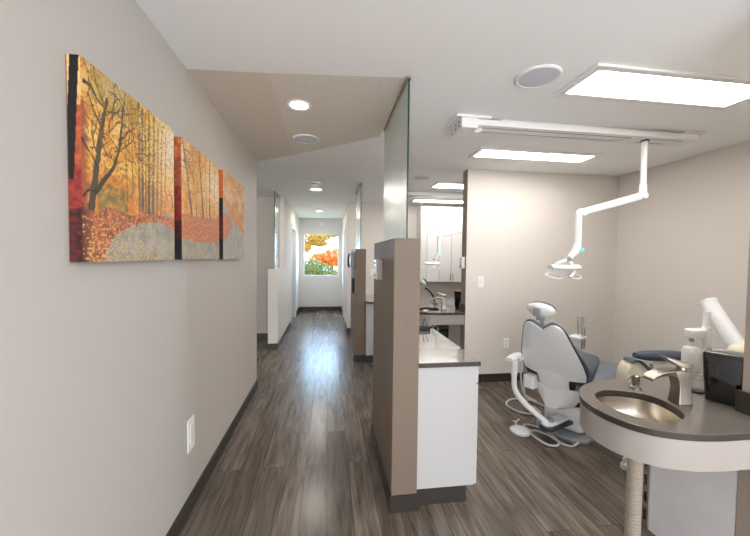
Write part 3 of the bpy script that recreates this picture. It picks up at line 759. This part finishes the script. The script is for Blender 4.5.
# ribbed column and slotted strip below the counter
t = thing('ribbed_column', 'beige ribbed tube standing under the foreground counter', 'column', (1.60, 1.525, 0))
prof = []
for k in range(45): z = k*.0175; prof += [(.031, z), (.035, z+.005), (.035, z+.012), (.031, z+.017)]
MB().lathe(prof, (1.60, 1.525, 0), 28).build('ribbed_tube', M_ribbed, t)
MB().lathe([(.055, 0), (.055, .012), (.046, .016)], (1.60, 1.525, 0), 28).build('floor_flange', M_chrome, t)
t = thing('slotted_standard', 'narrow chrome strip with black slots beside the grey support panel', 'bracket', (1.785, 1.63, 0))
MB().box(1.785, 1.797, 1.612, 1.652, 0.0, .80).build('strip', M_chrome, t, smooth=False, bevel=.001)
s = MB()
for k in range(7): MB().box(1.7835, 1.785, 1.626, 1.638, .05+k*.1, .11+k*.1).build('slot', M_blackd, t, smooth=False)

# ------------------------------------------------------------------ dental chair
def W2L(x, y, z=0):
    a = math.radians(-CYAW); x -= CLOC[0]; y -= CLOC[1]
    return (x*math.cos(a)-y*math.sin(a), x*math.sin(a)+y*math.cos(a), z)
CYAW = 28; CLOC = (2.09, 2.67)
def chair(label, flat=False):
    t = thing('dental_chair', label, 'dental chair')
    # base
    MB().prism([(-.18, -.15), (-.10, -.22), (.50, -.22), (.58, -.15), (.58, .15), (.50, .22), (-.10, .22), (-.18, .15)], 0, .035).build('base_plate', M_grey, t, bevel=.008)
    MB().rbox(-.08, .36, -.17, .17, .04, .27, .05).build('pedestal', M_plastic, t)
    MB().rbox(-.02, .28, -.10, .10, .26, .36, .04).build('lift_column', M_dark, t)
    # underside shell
    def und(u, v):
        x = -.27+u*1.15; q = (v-.5)*2; w = .225*(1-.2*u)*(1-max(0, (.12-u)/.12)**2*.5)
        z = .46-.13*u; dz = .17*(1-abs(q)**3)*(1-max(0, u-.35)*1.1)+.02
        return (Vector((x, q*w, z)), Vector((x, q*w*.97, z-dz)))
    MB().slab(und, 16, 12).build('seat_shell', M_plastic, t, ang=60)
    def seat(u, v):
        x = -.20+u*1.35; q = (v-.5)*2; w = .255-.07*u; w *= 1-max(0, (u-.88)/.12)**3*.5
        e = 1-abs(q)**5; e2 = 1-max(0, (u-.9)/.1)**3
        dip = -.025*math.sin(PI*min(1, u*1.6))+.015*abs(q)**2
        return (Vector((x, q*w, .465-.15*u+.07*e*e2+dip+.02)), Vector((x, q*w, .455-.15*u)))
    MB().slab(seat, 28, 14).build('seat_cushion', M_blue, t, ang=60)
    if flat: base = Vector((-.17, 0, .55)); up = Vector((-.93, 0, .36)).normalized(); L = .60
    else: base = Vector((-.175, 0, .44)); up = Vector((-.30, 0, .62)).normalized(); L = .62
    fr = Vector((up.z, 0, -up.x)); fr = Vector((up.z, 0, -up.x))
    if fr.x < 0: fr = -fr
    def prof_w(tt):
        ks = [(0, .20), (.12, .25), (.3, .275), (.45, .262), (.6, .235), (.8, .195), (.93, .170), (1, .13)]
        for (a, x), (b, y) in zip(ks, ks[1:]):
            if a <= tt <= b: return x+(y-x)*(tt-a)/(b-a)
        return .13
    def topcurve(q): return L*(1+.03*math.cos(q*PI*1.0*1.15-PI)*1.0) - .0 + (.018*(math.sin(min(1, abs(q))*PI)**1))-.008*(abs(q) < .3)*(1-abs(q)/.3)
    def cush(u, v):
        q = (v-.5)*2; h = topcurve(q)*u; w = prof_w(u)
        bol = .20*math.exp(-((u-.32)/.23)**2)*abs(q)**2.2
        th = (.035+.045*math.exp(-((u-.25)/.35)**2))*(1-abs(q)**6*.8)*(1-max(0, (u-.9)/.1)**2*.7)
        back = -.012*(1-abs(q)**2)
        c = base+up*h+Vector((0, q*w, 0))
        return (c+fr*(th+bol), c+fr*(back+bol*.15))
    MB().slab(cush, 24, 20).build('back_cushion', M_blue, t, ang=60)
    def shell(u, v):
        q = (v-.5)*2; uu = .21+u*.765; h = topcurve(q)*uu-.035*(1-u)*q*0; w = prof_w(uu)*.945
        c = base+up*h+Vector((0, q*w, 0))
        return (c-fr*(.004+.0*q), c-fr*(.012+.045*(1-abs(q)**2.5)*(1-.5*u)))
    MB().slab(shell, 20, 16).build('back_shell', M_plastic, t, ang=60)
    def rim(u, v):
        q = (v-.5)*2; uu = .12+u*.868; h = topcurve(q)*uu; w = prof_w(uu)*.985
        c = base+up*h+Vector((0, q*w, 0)); return (c+fr*.004, c-fr*.006)
    MB().slab(rim, 20, 16).build('shell_rim', M_dark, t, ang=60)
    # lower cover
    def low(u, v):
        q = (v-.5)*2; w = .185-.035*math.sin(PI*u)
        h = -.13+u*.36; c = base+up*h+Vector((0, q*w, 0)); b = .03+.05*math.sin(PI*min(1, u*.9+.1))
        return (c-fr*0, c-fr*(b*(1-abs(q)**3)+.010))
    MB().slab(low, 12, 12).build('lower_cover', M_plastic, t, ang=60)
    def gap(u, v):
        q = (v-.5)*2; w = (.185-.035*math.sin(PI*u))*1.05; h = -.142+u*.36; c = base+up*h+Vector((0, q*w, 0)); b = .03+.05*math.sin(PI*min(1, u*.9+.1))
        return (c-fr*0, c-fr*((b*(1-abs(q)**3)+.010)*.9))
    MB().slab(gap, 12, 12).build('cover_seal', M_dark, t, ang=60)
    # headrest
    tp = base+up*(L*.93)
    if flat:
        bar = [tp-fr*.0, tp+Vector((-.03, 0, .12)), tp+Vector((-.10, 0, .22)), tp+Vector((-.17, 0, .27))]; hc = tp+Vector((-.20, 0, .36))
    else:
        bar = [tp+fr*.01, tp+up*.05, tp+up*.10+fr*-.012, tp+up*.14-fr*.03]; hc = tp+up*.165+fr*.02
    MB().tube(bar, .014, 10).tube([bar[2]+Vector((0, -.03, 0)), bar[2]+Vector((0, .03, 0))], .014, 10).build('headrest_bar', M_grey if not flat else M_dark, t)
    Rm = Matrix.Rotation(math.radians(-38), 3, 'Y')
    hr = MB().ell(hc, (.045, .115, .062), 24, 12, M3=Rm).build('headrest', M_plastic, t)
    MB().ell(hc+Vector((.018, 0, .014)), (.040, .108, .056), 24, 12, M3=Rm).build('headrest_pad', M_dkblue, hr)
    MB().rbox(hc.x-.065, hc.x-.045, -.03, .03, hc.z-.05, hc.z+.02, .008).build('headrest_bracket', M_grey, t)
    # swivel carrier for the assistant arm (chair's far rear side)
    MB().prism([(-.39, -.01), (-.36, -.06), (-.04, -.10), (-.04, .06), (-.36, .05), (-.39, .03)], .115, .145).build('arm_carrier', M_dark, t, bevel=.006)
    MB().prism([(-.38, -.02), (-.34, -.05), (-.10, -.07), (-.10, .02), (-.33, .045), (-.37, .03)], .145, .175).build('carrier_cover', M_plastic, t, bevel=.01)
    MB().lathe([(.034, 0), (.034, .02), (.028, .025), (.001, .026)], (-.30, -.005, .172), 28).build('swivel_cap', M_grey, t)
    if not flat:
        a = MB().tube([(-.33, .0, .165), (-.36, .08, .22), (-.38, .20, .30), (-.385, .26, .38), (-.385, .27, .48), (-.385, .27, .60)], [.024, .024, .024, .022, .022, .022], 16).build('assistant_arm', M_plastic, t)
        MB().lathe([(.027, 0), (.027, .12)], (-.385, .27, .50), 20).build('arm_sleeve', M_plastic, a)
        hd = MB()
        hd.slab(lambda u, v: (Vector((-.42+.22*u, .30-.02*u+(v-.5)*.08, .615)), Vector((-.42+.22*u, .30-.02*u+(v-.5)*.075, .625+.05*math.sin(PI*min(1, .12+u*.75))*(1-abs(2*v-1)**4*.4)))), 12, 8)
        hd.build('arm_housing', M_plastic, t, ang=60)
        for k in range(2): MB().ell((-.35+k*.06, .255, .630), (.008, .006, .008), 8, 6).build('fixing_knob', M_dark, t)
        MB().tube([(-.22, .28, .64), (-.05, .34, .62), (.2, .30, .68), (.5, .20, .71)], .014).build('tray_arm', M_plastic, t)
        tx, ty, _z = W2L(2.50, 3.06)
        MB().rbox(tx-.09, tx+.07, ty-.06, ty+.06, .72, .75, .012).build('instrument_tray', M_plastic, t)
        for x_ in (tx-.02, tx+.03): MB().tube([(x_, ty-.05, .62), (x_, ty-.05, .80), (x_+.005, ty-.05, .84)], .009, 8, smooth=False).build('suction_handpiece', M_chrome, t)
        cup = MB().lathe([(.024, .75), (.034, .93), (.035, .935), (.026, .76)], (tx+.05, ty, 0), 20, caps=False).build('cup', M_clear, t)
        for k in range(4): MB().tube([(tx+.045+.006*k, ty+.004*k, .76), (tx+.04+.012*k, ty+.01*k, .96)], .003, 6, smooth=False).build('suction_tip', M_plastic, cup)
        MB().rbox(-.30, -.20, .14, .24, .38, .50, .02).build('hose_block', M_plastic, t)
        MB().tube([W2L(*p) for p in ((1.80, 2.86, .60), (1.84, 2.92, .40), (1.90, 3.0, .2), (2.0, 3.08, .05), (2.08, 3.1, .012), (2.05, 2.98, .010), (1.88, 3.02, .010), (1.83, 3.2, .010), (1.95, 3.32, .010), (2.12, 3.3, .010), (2.2, 3.1, .012), (2.2, 2.9, .03))], .010, 10).build('hose', M_hose, t)
        MB().tube([(-.30, .26, .60), (-.27, .27, .42), (-.25, .24, .30), (-.2, .16, .25)], .008, 10).build('hose', M_hose, t)
    else:
        MB().tube([(-.2, -.2, .5), (-.12, -.3, .34), (.05, -.33, .32), (.2, -.28, .42)], .014).build('hose', M_hose, t)
        MB().tube([(-.05, -.3, .26), (.2, -.3, .40)], .012, smooth=False).build('hose', M_hose, t)
    return t
ch = chair('dental chair with white back shell and slate blue cushions beyond the basin counter')
ch.location = (*CLOC, 0); ch.rotation_euler = (0, 0, math.radians(CYAW))
ch2 = chair('reclined dental chair mostly hidden under the far rounded counter', flat=True)
ch2.location = (2.42, 5.22, 0); ch2.rotation_euler = (0, 0, math.radians(-6))
for c_, g in ((ch, 0), (ch2, 0)): c_['group'] = 'dental chairs'

# foot control
t = thing('foot_control', 'round white foot control on the floor with a looped grey cable', 'foot pedal', (1.68, 2.70, 0))
MB().lathe([(.085, 0), (.088, .008), (.075, .02), (.05, .034), (.02, .04), (.001, .041)], (1.68, 2.70, 0), 36).build('pedal_dome', M_plastic, t)
MB().tube([(1.68+.088*math.cos(q), 2.70+.088*math.sin(q), .014) for q in [2*PI*k/32 for k in range(33)]], .004, 8, smooth=False).build('rim_ring', M_hose, t)
MB().tube([(1.665, 2.745, .03), (1.668, 2.75, .065), (1.70, 2.755, .085)], .005, 8).tube([(1.67, 2.75, .06), (1.64, 2.75, .075)], .005, 8).build('lever', M_plastic, t)
pts = [(1.72, 2.68, .02), (1.76, 2.78, .012), (1.84, 2.77, .010), (1.90, 2.66, .010), (1.90, 2.52, .010), (1.84, 2.44, .012), (1.76, 2.46, .018), (1.72, 2.55, .03), (1.735, 2.64, .026), (1.80, 2.66, .022), (1.86, 2.56, .026), (1.90, 2.46, .012), (1.96, 2.42, .010), (2.03, 2.44, .025)]
MB().tube(pts, .0085, 10).build('cable', M_hose, t)

# ------------------------------------------------------------------ stool
def stool():
    t = thing('operator_stool', 'cream-backed stool with slate pad arm behind the foreground faucet', 'stool', (2.38, 2.16, 0))
    cx, cy = 2.38, 2.16
    MB().lathe([(.03, .10), (.03, .30), (.022, .30), (.022, .46)], (cx, cy, 0), 20).build('gas_column', M_chrome, t)
    MB().lathe([(.04, .07), (.045, .09), (.04, .12)], (cx, cy, 0), 20).build('hub', M_plastic, t)
    for k in range(5):
        a = math.radians(190+72*k); ex, ey = cx+.25*math.cos(a), cy+.25*math.sin(a)
        l = MB().tube([(cx+.03*math.cos(a), cy+.03*math.sin(a), .10), (ex, ey, .075)], [.02, .013], smooth=False).build('base_leg', M_plastic, t)
        MB().lathe([(.014, 0), (.014, .05)], (ex, ey, .035), 12).build('caster_stem', M_plastic, l)
        w = MB().rbox(ex-.02, ex+.02, ey-.024, ey+.024, .0, .05, .012); w.build('caster', M_plastic, t)
    MB().lathe([(.16, .46), (.19, .475), (.195, .50), (.17, .525), (.001, .53)], (cx, cy, 0), 36).build('seat', M_blue, t)
    poly = [(2.06, .56), (2.045, .66), (2.052, .74), (2.08, .79), (2.12, .81), (2.17, .80), (2.26, .72), (2.35, .62), (2.40, .56)]
    poly = [(2.06, .545)] + open_spline(poly) + [(2.41, .545)]
    bk = MB()
    rings = []
    c0 = Vector((2.18, .66))
    for y, s in ((2.04, .90), (2.046, .96), (2.058, 1), (2.11, 1), (2.13, .96)):
        rings.append([(c0.x+(x-c0.x)*s, y, c0.y+(z-c0.y)*s) for x, z in poly])
    bk.loft(rings).build('back_shell', M_cream, t, ang=50)
    e = MB(); sp1 = open_spline([(2.10, .822), (2.14, .824), (2.185, .803), (2.27, .722), (2.36, .622), (2.42, .555)])
    top_ = [(x, z) for x, z in sp1]; low_ = [(x-.014, z-.016) for x, z in sp1[::-1]]
    e.prismY(top_+low_, 2.035, 2.12).build('back_cushion', M_dkblue, t, bevel=.004)
    MB().tube([(2.06, 2.0402+.002, .56), (2.08, 2.0405, .66)], .001, 6, smooth=False)
    s = MB().tube([(2.07, 2.0395, .56), (2.09, 2.0385, .70), (2.13, 2.0385, .69), (2.20, 2.0385, .63)], .0014, 6)
    s.build('seam', M_grey, t)
    pd = MB()
    def pad(u, v):
        x = 2.25+u*.42; q = (v-.5)*2; y = 2.18-.05*math.sin(PI*u); e1 = (1-abs(2*u-1)**4); w = .045*(.5+.5*e1)
        z = .812+.012*math.sin(PI*u)-.02*u; h = .042*(1-q*q)**.5*(.5+.5*e1)
        return (Vector((x, y+q*w, z+h)), Vector((x, y+q*w, z-h*.8-.003)))
    pd.slab(pad, 20, 10).build('arm_pad', M_dkblue, t, ang=60)
    MB().box(2.34, 2.50, 2.13, 2.165, .758, .770).build('pad_bracket', M_plastic, t, smooth=False)
    MB().tube([(2.36, 2.15, .765), (2.36, 2.15, .62), (2.38, 2.16, .50)], .012, 12, smooth=False).build('arm_stem', M_chrome, t)
    return t
st = stool()

# ------------------------------------------------------------------ dispenser stand and x-ray head behind the counter
t = thing('sanitizer_stand', 'white post stand with boxy head over a milky bottle behind the counter', 'sanitizer dispenser', (2.34, 1.80, 0))
MB().lathe([(.09, 0), (.09, .01), (.03, .02)], (2.36, 1.80, 0), 32).build('stand_foot', M_plastic, t)
MB().lathe([(.024, .02), (.024, 1.10), (.018, 1.102), (.018, 1.20), (.001, 1.205)], (2.36, 1.80, 0), 24).build('post', M_plastic, t)
MB().rbox(2.235, 2.345, 1.775, 1.835, 1.035, 1.09, .012).build('dispenser_head', M_plastic, t)
MB().lathe([(.008, 0), (.013, .006), (.013, .02), (.008, .022), (.008, .03)], (2.255, 1.80, 1.008), 16).build('pump_nozzle', M_grey, t)
bt = MB().lathe([(.040, .80), (.044, .81), (.044, .955), (.036, .975), (.017, .985), (.017, 1.01)], (2.255, 1.80, 0), 28).build('bottle', M_bottle, t)
MB().box(2.24, 2.36, 1.79, 1.81, .79, .80).build('bottle_shelf', M_plastic, t, smooth=False)
t = thing('x_ray_head', 'white tilted tube of an x-ray unit behind the black dispenser', 'x-ray unit', (2.75, 1.7, .98))
a_ = Vector((2.62, 2.00, 1.235)); b_2 = Vector((2.60, 1.80, .97)); dd = (b_2-a_).normalized()
MB().tube([a_, a_+dd*.015], .053, 32, smooth=False).tube([a_+dd*.012, b_2], .049, 32, smooth=False).build('beam_tube', M_plastic, t)
MB().ell((2.64, 1.76, .94), (.13, .09, .075)).build('tube_head', M_cream, t)
MB().tube([(2.66, 1.70, .93), (2.72, 1.5, .95), (2.72, 1.235, 1.0)], .02).build('wall_arm', M_plastic, t)
MB().lathe([(.05, 0), (.05, .02)], (2.72, 1.219, 1.0), 24, axis='y').build('wall_mount', M_plastic, t)

# ------------------------------------------------------------------ far bay upper cabinets, trolley
t = thing('wall_cabinet', 'white wall cabinet with tall doors on the far bay wall', 'cabinet', (2.3, 6.5, 1.04))
MB().box(1.83, 3.0, 6.32, YM, 1.04, 2.44).build('carcass', M_grey, t, smooth=False)
MB().box(1.76, 3.0, 6.30, YM, 2.44, 2.50).box(1.76, 1.88, 6.31, YM-.001, 1.03, 2.44).build('filler_trim', M_trimw, t, smooth=False)
for k in range(4):
    x0 = 1.885+k*.248
    d = MB().box(x0, x0+.238, 6.30, 6.32, 1.045, 2.435).build('door', M_fix, t, smooth=False, bevel=.003)
    xs = x0+.220 if k % 2 == 1 else x0+.023
    if k in (1, 2): MB().tube([(xs, 6.30, 1.08), (xs, 6.275, 1.085), (xs, 6.275, 1.20), (xs, 6.30, 1.205)], .006, 8, smooth=False).build('handle', M_nickel, d)
t = thing('delivery_cart', 'dark shelved cart under the far rounded counter', 'cart', (1.66, 4.6, 0))
for z in (.12, .36, .56): MB().box(1.50, 1.80, 4.48, 4.72, z, z+.03).build('shelf', M_dark, t, smooth=False)
for x_ in (1.515, 1.785):
    for y_ in (4.495, 4.705): MB().lathe([(.012, 0), (.012, .66)], (x_, y_, 0), 10).build('post', M_chrome, t)
MB().rbox(1.56, 1.74, 4.51, 4.69, .39, .50, .02).build('bin', M_blackd, t)
MB().rbox(1.55, 1.75, 4.51, 4.69, .59, .66, .02).build('tray', M_grey, t)
o = MB().tube([(1.72, 4.28, .70), (1.78, 4.32, .56), (1.90, 4.30, .52), (2.05, 4.2, .60)], .012).build('drain_hose', M_plastic); tag(o, 'curved white hose hanging below the far rounded counter', 'hose')
o = MB().tube([(1.66, 4.22, .40), (1.80, 4.20, .42)], .038, 20, smooth=False).build('drain_pipe', M_plastic); tag(o, 'short fat white pipe end below the far counter beside the divider wall', 'pipe')

# ------------------------------------------------------------------ outside
o = MB().box(-14, 14, 9.9, 40, -.35, -.25).build('ground_outside', M_grass, smooth=False); o.name = 'lawn'; tag(o, 'pale green lawn outside the end window', 'lawn')
def leaves(clusters, n, size, rng):
    m = MB()
    for _ in range(n):
        c, r = rng.choice(clusters)
        while True:
            d = Vector((rng.uniform(-1, 1), rng.uniform(-1, 1), rng.uniform(-1, 1)))
            if d.length < 1: break
        p = Vector(c)+Vector((d.x*r[0], d.y*r[1], d.z*r[2])); s = size*rng.uniform(.6, 1.3)
        u = Vector((rng.uniform(-1, 1), rng.uniform(-1, 1), rng.uniform(-1, 1))).normalized(); v = u.orthogonal().normalized()
        m.add([p-u*s, p+v*s*.6, p+u*s, p-v*s*.6], [(0, 1, 2, 3)])
    return m
def tree(name, label, cat, base, h, r0, clusters, n, size, lm, seed):
    rng = random.Random(seed)
    t = thing(name, label, cat, base)
    b = Vector(base)
    m = MB().tube([b, b+Vector((.05, 0, h*.5)), b+Vector((-.05, 0, h))], [r0, r0*.7, r0*.4])
    for c, r in clusters: m.tube([b+Vector((0, 0, h*.55)), (b+Vector((0, 0, h*.8))+Vector(c))/2, Vector(c)], [r0*.4, r0*.25, r0*.1], 6)
    m.build('trunk', M_bark, t)
    leaves(clusters, n, size, rng).build('foliage', lm, t, smooth=False)
tree('maple_tree', 'orange maple tree seen through the window', 'tree', (.2, 19, -.25), 1.7, .09, [((-.35, 19, 1.40), (.7, .6, .32)), ((.3, 19.2, 1.55), (.7, .6, .42)), ((.1, 19.1, 1.2), (.6, .5, .3))], 3000, .07, M_leafo, 1)
tree('yellow_tree', 'yellow-leaved tree whose branches hang across the top of the window', 'tree', (-1.6, 14.5, -.25), 2.8, .10, [((-.8, 14.5, 2.3), (.5, .5, .35)), ((-.35, 14.3, 2.35), (.45, .4, .25)), ((-.95, 14.4, 1.9), (.25, .4, .25)), ((.2, 14.5, 2.45), (.5, .4, .12)), ((-.4, 14.3, 2.05), (.4, .3, .12))], 5200, .045, M_leafy, 2)
tree('garden_bush', 'green bush filling the lower part of the window', 'bush', (-.6, 13, -.25), .9, .05, [((-.8, 13, 1.0), (.35, .5, .50)), ((-.5, 13, .95), (.35, .4, .48)), ((-.15, 13.1, .80), (.35, .4, .45)), ((.2, 13.2, .68), (.35, .3, .35))], 7000, .035, M_leafg, 3)
t = thing('neighbour_house', 'grey-roofed house at the right edge of the window', 'house', (2.0, 27, -.25))
MB().box(.5, 4.2, 26, 29, -.25, 1.05).build('wall', M_side, t, smooth=False)
MB().loft([[(.25, 25.7, 1.05), (4.5, 25.7, 1.05), (4.5, 29.3, 1.05), (.25, 29.3, 1.05)], [(1.0, 27.4, 1.5), (4.0, 27.4, 1.5), (4.0, 27.6, 1.5), (1.0, 27.6, 1.5)]]).build('roof', M_roof, t, smooth=False)

# ------------------------------------------------------------------ daylight, plus added frontal fill from sky through the open rear
w = bpy.data.worlds.new('world'); sc.world = w; w.use_nodes = True
nt = w.node_tree; bg = nt.nodes['Background']
tc = nt.nodes.new('ShaderNodeTexCoord'); sx = nt.nodes.new('ShaderNodeSeparateXYZ'); nt.links.new(tc.outputs['Generated'], sx.inputs[0])
mr = nt.nodes.new('ShaderNodeMapRange'); mr.inputs['From Min'].default_value = -.2; mr.inputs['From Max'].default_value = .6; nt.links.new(sx.outputs['Y'], mr.inputs['Value'])
mx = nt.nodes.new('ShaderNodeMix'); mx.data_type = 'RGBA'; mx.inputs[6].default_value = (2.2, 2.22, 2.25, 1); mx.inputs[7].default_value = (2.9, 4.4, 6.2, 1)
nt.links.new(mr.outputs['Result'], mx.inputs[0]); nt.links.new(mx.outputs[2], bg.inputs['Color']); bg.inputs['Strength'].default_value = 1.0
